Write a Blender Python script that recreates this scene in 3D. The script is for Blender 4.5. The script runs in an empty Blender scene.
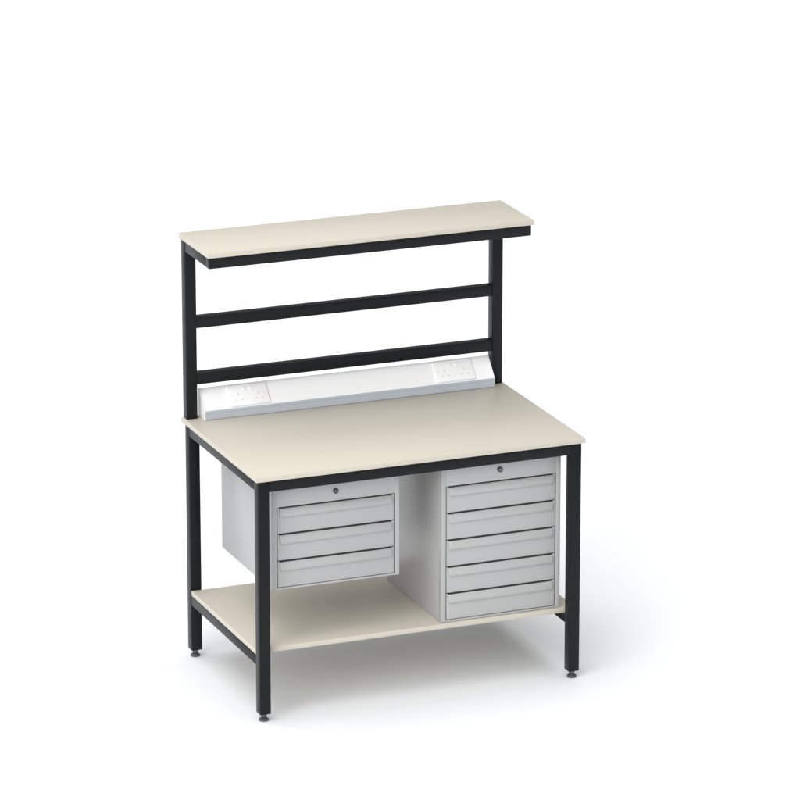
import bpy, bmesh, math
from mathutils import Vector, Matrix
S=bpy.context.scene
COL=S.collection
S.view_settings.view_transform='Standard'
S.view_settings.look='None'
S.view_settings.exposure=0

# ---------------------------------------------------------------- materials
def mat(name,col,rough=.5,spec=.5,metal=0.,var=.03,nscale=40.,bump=0.,bscale=400.):
    m=bpy.data.materials.new(name); m.use_nodes=True
    nt=m.node_tree; N=nt.nodes; Lk=nt.links
    b=N['Principled BSDF']
    b.inputs['Metallic'].default_value=metal
    b.inputs['Specular IOR Level'].default_value=spec
    tc=N.new('ShaderNodeTexCoord')
    no=N.new('ShaderNodeTexNoise'); no.inputs['Scale'].default_value=nscale; no.inputs['Detail'].default_value=4
    Lk.new(tc.outputs['Object'],no.inputs['Vector'])
    mx=N.new('ShaderNodeMix'); mx.data_type='RGBA'
    mx.inputs['A'].default_value=(*[c*(1-var) for c in col],1)
    mx.inputs['B'].default_value=(*[min(1,c*(1+var)) for c in col],1)
    Lk.new(no.outputs['Fac'],mx.inputs['Factor'])
    Lk.new(mx.outputs['Result'],b.inputs['Base Color'])
    mr=N.new('ShaderNodeMapRange')
    mr.inputs['To Min'].default_value=max(0,rough-.05); mr.inputs['To Max'].default_value=rough+.05
    Lk.new(no.outputs['Fac'],mr.inputs['Value']); Lk.new(mr.outputs['Result'],b.inputs['Roughness'])
    if bump>0:
        n2=N.new('ShaderNodeTexNoise'); n2.inputs['Scale'].default_value=bscale; n2.inputs['Detail'].default_value=2
        Lk.new(tc.outputs['Object'],n2.inputs['Vector'])
        bp=N.new('ShaderNodeBump'); bp.inputs['Strength'].default_value=bump; bp.inputs['Distance'].default_value=.001
        Lk.new(n2.outputs['Fac'],bp.inputs['Height']); Lk.new(bp.outputs['Normal'],b.inputs['Normal'])
    return m
M_black=mat('black_powder_coat',(.0075,.009,.0105),.36,.20,bump=.12,bscale=900)
M_beige=mat('beige_laminate',(.585,.550,.470),.42,.3,var=.012,nscale=60)
M_grey=mat('light_grey_powder_coat',(.425,.425,.424),.30,.5,var=.01,nscale=8,bump=.06,bscale=900)
M_recess_shade=mat('recess_shade',(.14,.14,.142),.7,.2)  # shade of the drawer gaps, put into the colour
M_white=mat('white_plastic',(.95,.952,.96),.35,.4,var=.004)
M_plate=mat('white_socket_plastic',(.95,.95,.955),.3,.4,var=.004)
M_lip=mat('pale_blue_grey_aluminium',(.50,.545,.60),.35,.5,metal=.05,var=.01)
M_dark=mat('dark_plastic',(.02,.02,.022),.4,.4)
M_hole=mat('pin_slot_shadow',(.66,.66,.67),.6,.2)
M_steel=mat('lock_steel',(.35,.35,.36),.3,.5,metal=.9)
M_foot=mat('foot_steel',(.12,.12,.125),.35,.5,metal=.5)
M_floor=mat('white_studio_floor',(.826,.840,.858),.8,.1,var=.002,nscale=2)

# ---------------------------------------------------------------- mesh helpers
def add_box(bm,x0,x1,y0,y1,z0,z1,bev=.0,seg=2):
    r=bmesh.ops.create_cube(bm,size=1)
    vs=r['verts']
    bmesh.ops.scale(bm,vec=(x1-x0,y1-y0,z1-z0),verts=vs)
    bmesh.ops.translate(bm,vec=((x0+x1)/2,(y0+y1)/2,(z0+z1)/2),verts=vs)
    if bev>0:
        es=list({e for v in vs for e in v.link_edges})
        bmesh.ops.bevel(bm,geom=es,offset=bev,segments=seg,profile=.5,affect='EDGES')
def add_prism(bm,prof,x0,x1):
    a=[bm.verts.new((x0,y,z)) for y,z in prof]
    b=[bm.verts.new((x1,y,z)) for y,z in prof]
    n=len(prof)
    bm.faces.new(a); bm.faces.new(b[::-1])
    for i in range(n):
        bm.faces.new((a[i],b[i],b[(i+1)%n],a[(i+1)%n]))
def add_roll(bm,prof,x0,x1,yb,r=.006):
    """extruded pull whose ends round back towards plane y=yb"""
    n=len(prof); rings=[]
    st=[(x0,.0),(x0+r*.13,.38),(x0+r*.4,.72),(x0+r,1.),(x1-r,1.),(x1-r*.4,.72),(x1-r*.13,.38),(x1,.0)]
    for x,k in st:
        kk=.25+.75*k
        rings.append([bm.verts.new((x,yb+(y-yb)*kk,z)) for y,z in prof])
    bm.faces.new(rings[0]); bm.faces.new(rings[-1][::-1])
    for a,b in zip(rings,rings[1:]):
        for i in range(n): bm.faces.new((a[i],b[i],b[(i+1)%n],a[(i+1)%n]))
def add_cyl(bm,c,r,h,axis='Z',r2=None,seg=32):
    rr=bmesh.ops.create_cone(bm,cap_ends=True,segments=seg,radius1=r,radius2=r if r2 is None else r2,depth=h)
    vs=rr['verts']
    if axis=='Y': bmesh.ops.rotate(bm,cent=(0,0,0),matrix=Matrix.Rotation(math.radians(90),3,'X'),verts=vs)
    bmesh.ops.translate(bm,vec=c,verts=vs)
def piece(bm,mi,fn,*a,**k):
    t=bmesh.new(); fn(t,*a,**k)
    for f in t.faces: f.material_index=mi
    me=bpy.data.meshes.new('scratch'); t.to_mesh(me); t.free()
    bm.from_mesh(me); bpy.data.meshes.remove(me)
def finish(bm,name,mats,parent=None,smooth=True,origin=None,label=None):
    bmesh.ops.recalc_face_normals(bm,faces=bm.faces)
    if origin is not None: bmesh.ops.translate(bm,vec=-Vector(origin),verts=bm.verts)
    me=bpy.data.meshes.new(name); bm.to_mesh(me); bm.free()
    if not isinstance(mats,(list,tuple)): mats=[mats]
    for m in mats: me.materials.append(m)
    ob=bpy.data.objects.new(name,me); COL.objects.link(ob)
    if origin is not None: ob.location=origin
    if parent is not None:
        ob.parent=parent
        p=parent; off=Vector((0,0,0))
        while p is not None: off+=p.location; p=p.parent
        ob.location=Vector(ob.location)-off
    if smooth:
        for p in me.polygons: p.use_smooth=True
        me.set_sharp_from_angle(angle=math.radians(35))
    if label: ob['label']=label
    return ob
def empty(name,loc,label,cat):
    e=bpy.data.objects.new(name,None); e.empty_display_size=.1; e.location=loc
    COL.objects.link(e); e['label']=label; e['category']=cat
    return e
def box_obj(name,b,mats,parent,bev=.002,**k):
    bm=bmesh.new(); add_box(bm,*b,bev=bev)
    o=((b[0]+b[1])/2,(b[2]+b[3])/2,b[4])
    return finish(bm,name,mats,parent,origin=o,**k)

# ---------------------------------------------------------------- dimensions
W,D,H,T=1.2,.75,.873,.018
I=.010; L=.040
zt=H-T; zr=zt-L
SH=.25
US=1.533; U0=.453; U1=.753

# ---------------------------------------------------------------- ground
bm=bmesh.new(); bmesh.ops.create_grid(bm,x_segments=1,y_segments=1,size=150)
g=finish(bm,'ground',M_floor,smooth=False); g['kind']='structure'; g['label']='seamless white studio floor'

# ---------------------------------------------------------------- workbench
wb=empty('workbench',(W/2,D/2,0),'black steel workbench with beige worktop and raised rear shelf','workbench')
box_obj('worktop',(0,W,0,D,zt+.0005,H),[M_beige],wb,bev=.0015)
box_obj('lower_shelf',(I+.001,W-I-.001,I+L+.001,D-I-L-.001,SH-T,SH),[M_beige],wb,bev=.0015)
box_obj('top_shelf',(0,W,U0,U1,US-T,US),[M_beige],wb,bev=.0015)

def leg(x,y):
    bm=bmesh.new(); add_box(bm,x,x+L,y,y+L,.026,zt,bev=.003)
    lg=finish(bm,'leg',M_black,wb,origin=(x+L/2,y+L/2,.026))
    bm=bmesh.new(); c=(x+L/2,y+L/2)
    add_cyl(bm,(c[0],c[1],.003),.0165,.006)
    add_cyl(bm,(c[0],c[1],.009),.0165,.006,r2=.009)
    add_cyl(bm,(c[0],c[1],.019),.006,.015)
    add_cyl(bm,(c[0],c[1],.0165),.010,.005,seg=6)
    add_cyl(bm,(c[0],c[1],.0235),.0125,.005)
    finish(bm,'levelling_foot',M_foot,lg,origin=(c[0],c[1],0))
for x in (I,W-I-L):
    for y in (I,D-I-L): leg(x,y)
e=.0008
box_obj('worktop_rail',(I+L,W-I-L,I+e,I+L-e,zr,zt-e),M_black,wb)
box_obj('worktop_rail',(I+L,W-I-L,D-I-L+e,D-I-e,zr,zt-e),M_black,wb)
for x in (I,W-I-L):
    box_obj('worktop_rail',(x+e,x+L-e,I+L,D-I-L,zr,zt-e),M_black,wb)
    box_obj('shelf_rail',(x+e,x+L-e,I+L,D-I-L,SH-T-.036,SH-T-e),M_black,wb)
box_obj('shelf_rail',(I+L,W-I-L,D-I-L+e,D-I-e,SH-T-.036,SH-T-e),M_black,wb)
UX=.007; PY0,PY1=.709,.749
za=US-T
for x in (UX,W-UX-L):
    box_obj('upright',(x,x+L,PY0,PY1,H,za-e),M_black,wb,bev=.003)
    box_obj('shelf_arm',(x+e,x+L-e,U0+.012+.03,PY0,za-.04,za-e),M_black,wb)
box_obj('shelf_front_bar',(UX,W-UX,U0+.010,U0+.010+.032,za-.04,za-e),M_black,wb)
box_obj('shelf_rear_bar',(UX+L,W-UX-L,PY0+e,PY1-e,za-.04,za-e),M_black,wb)
for z0,z1 in ((1.197,1.237),(.995,1.036)):
    box_obj('crossbar',(UX+L,W-UX-L,PY0+.003,PY1-.003,z0,z1),M_black,wb)

# ---- power trunking
tx0,tx1=.064,W-UX-L-.002
yf,yb=.676,.744; zl=.905; ztk=.972
bm=bmesh.new()
add_prism(bm,[(yf+.003,H+.001),(yb,H+.001),(yb,ztk),(yb-.006,ztk),(yf+.003,zl)],tx0,tx1)
tk=finish(bm,'power_trunking',M_white,wb,origin=((tx0+tx1)/2,(yf+yb)/2,H),smooth=False,label='white sloping bench power trunking with grey-blue lip')
bm=bmesh.new()
add_prism(bm,[(yf,H+.0015),(yf+.0028,H+.0015),(yf+.0028,zl+.001),(yf,zl-.001),(yf,H+.024),(yf+.0015,H+.023),(yf+.0015,H+.020),(yf,H+.019)],tx0+.001,tx1-.001)
finish(bm,'trunking_lip',M_lip,tk,origin=((tx0+tx1)/2,yf,H),smooth=False)
xe=tx0-.0025
bm=bmesh.new()
add_prism(bm,[(yf-.001,H+.0005),(yb+.001,H+.0005),(yb+.001,ztk+.0015),(yb-.006,ztk+.0015),(yf-.001,zl+.001)],xe,xe+.0024)
finish(bm,'end_cap',M_white,tk,origin=(xe,(yf+yb)/2,H),smooth=False)
p0=Vector((0,yf+.003,zl)); p1=Vector((0,yb-.006,ztk)); up=(p1-p0).normalized(); nrm=Vector((0,-up.z,up.y))
def sock(cx):
    bm=bmesh.new(); h=.080; w=.146
    piece(bm,0,add_box,-w/2,w/2,-h/2,h/2,0,.006,bev=.002,seg=3)
    for s in (-1,1):
        c=s*.037
        piece(bm,1,add_box,c-.002,c+.002,-.001,.008,.0052,.0063)
        piece(bm,1,add_box,c-.0145,c-.0080,-.020,-.016,.0052,.0063)
        piece(bm,1,add_box,c+.0080,c+.0145,-.020,-.016,.0052,.0063)
        q=s*.0125
        piece(bm,1,add_box,q-.0068,q+.0068,.0129,.0311,.0052,.0062)
        piece(bm,0,add_box,q-.0062,q+.0062,.0135,.0305,.0052,.0080,bev=.001)
        piece(bm,1,add_cyl,(s*.060,0,.0060),.0020,.0008,seg=16)
    ob=finish(bm,'double_socket',[M_plate,M_hole],tk)
    c=(p0+p1)/2+nrm*.0004
    M=Matrix.Identity(4)
    M.col[0][:3]=(1,0,0); M.col[1][:3]=up; M.col[2][:3]=nrm
    M.translation=Vector((cx,c.y,c.z))-(Vector(tk.location)+Vector(wb.location))
    ob.matrix_basis=M
sock(.232); sock(1.005)

# ---------------------------------------------------------------- drawer cabinets
def cabinet(name,x0,x1,z0,z1,nd,label,lock):
    yF,yB=.060,.560
    root=empty(name,((x0+x1)/2,(yF+yB)/2,z0),label,'drawer cabinet')
    zd=.739; st=.017; zb=z0+.007
    bm=bmesh.new()
    add_box(bm,x0,x1,yF+.020,yB,z0,z1,bev=.0015)
    add_box(bm,x0,x0+st,yF,yF+.0205,z0,z1,bev=.0015)
    add_box(bm,x1-st,x1,yF,yF+.0205,z0,z1,bev=.0015)
    add_box(bm,x0+st-.001,x1-st+.001,yF+.0006,yF+.0205,zd+.001,z1-.0005,bev=.001)
    add_box(bm,x0+st-.001,x1-st+.001,yF+.0006,yF+.0205,z0+.0005,zb,bev=.001)
    finish(bm,'cabinet_body',M_grey,root,origin=((x0+x1)/2,(yF+yB)/2,z0))
    bm=bmesh.new(); add_box(bm,x0+st+.0004,x1-st-.0004,yF+.0175,yF+.0195,zb+.0004,zd+.0006)
    finish(bm,'recess_shade_sheet',M_recess_shade,root,origin=((x0+x1)/2,yF,z0))  # dark sheet added behind the drawer fronts to paint the shade in their gaps
    p=(zd-zb)/nd; gx=.0030
    a,b=x0+st+gx,x1-st-gx
    for i in range(nd):
        lo=zb+i*p+.0024; hi=zb+(i+1)*p-.0010
        bm=bmesh.new()
        add_box(bm,a,b,yF+.001,yF+.017,lo,hi-.010,bev=.0018)
        add_box(bm,a,a+.006,yF+.001,yF+.0168,hi-.014,hi,bev=.0015)
        add_box(bm,b-.006,b,yF+.001,yF+.0168,hi-.014,hi,bev=.0015)
        dr=finish(bm,'drawer',M_grey,root,origin=((a+b)/2,yF,lo))
        bm=bmesh.new()
        add_roll(bm,[(yF+.0025,hi-.037),(yF-.0005,hi-.0362),(yF-.0045,hi-.0335),(yF-.0072,hi-.029),(yF-.0080,hi-.023),(yF-.0068,hi-.015),(yF-.0040,hi-.008),(yF-.0015,hi-.0045),(yF+.0010,hi-.0030),(yF+.0030,hi-.0045),(yF+.0036,hi-.0105),(yF+.0036,hi-.030)],a+.0066,b-.0066,yF+.0034)
        finish(bm,'pull_handle',M_grey,dr,origin=((a+b)/2,yF,hi-.03))
    bm=bmesh.new(); lx,lz=lock
    piece(bm,0,add_cyl,(lx,yF-.002,lz),.0090,.006,axis='Y')
    piece(bm,1,add_cyl,(lx,yF-.0055,lz),.0045,.002,axis='Y')
    piece(bm,0,add_box,lx-.001,lx+.001,yF-.0072,yF-.0060,lz-.004,lz+.004)
    finish(bm,'lock',[M_dark,M_steel],root,origin=(lx,yF,lz))
cabinet('drawer_cabinet',.077,.538,.447,zt-.001,3,'light grey steel three-drawer cabinet hanging under the beige worktop',(.306,.775))
cabinet('drawer_cabinet',.692,1.135,SH+.0006,zt-.001,5,'light grey steel five-drawer cabinet standing on the lower shelf',(.907,.779))

# ---------------------------------------------------------------- light
w=bpy.data.worlds.new('World'); S.world=w; w.use_nodes=True
N=w.node_tree.nodes; Lk=w.node_tree.links
bg=N['Background']; bg.inputs[0].default_value=(1,1,1,1)
tc=N.new('ShaderNodeTexCoord')
dt=N.new('ShaderNodeVectorMath'); dt.operation='DOT_PRODUCT'; dt.inputs[1].default_value=(-.36,-.04,.16)
Lk.new(tc.outputs['Generated'],dt.inputs[0])
ad=N.new('ShaderNodeMath'); ad.operation='ADD'; ad.inputs[1].default_value=.43
Lk.new(dt.outputs['Value'],ad.inputs[0]); Lk.new(ad.outputs[0],bg.inputs[1])
def sun(name,frm,strength,ang):
    l=bpy.data.lights.new(name,'SUN'); l.energy=strength; l.angle=math.radians(ang)
    o=bpy.data.objects.new(name,l); COL.objects.link(o)
    d=Vector(frm); o.rotation_euler=d.to_track_quat('Z','Y').to_euler(); o.location=d*3
sun('studio_key_lamp',(-.12,.02,1.1),1.85,60)
sun('added_fill_light',(-.95,-1,.78),1.7,50)  # front fill added to brighten the trunking, no visible source

# ---------------------------------------------------------------- camera
cd=bpy.data.cameras.new('camera'); cam=bpy.data.objects.new('camera',cd); COL.objects.link(cam)
cam.location=(-5.2121,-14.2082,5.7404)
cam.rotation_euler=(math.pi/2-.2949,0,-.3832)
cd.sensor_width=36; cd.lens=4774.9*36/800; cd.clip_end=1000
S.camera=cam
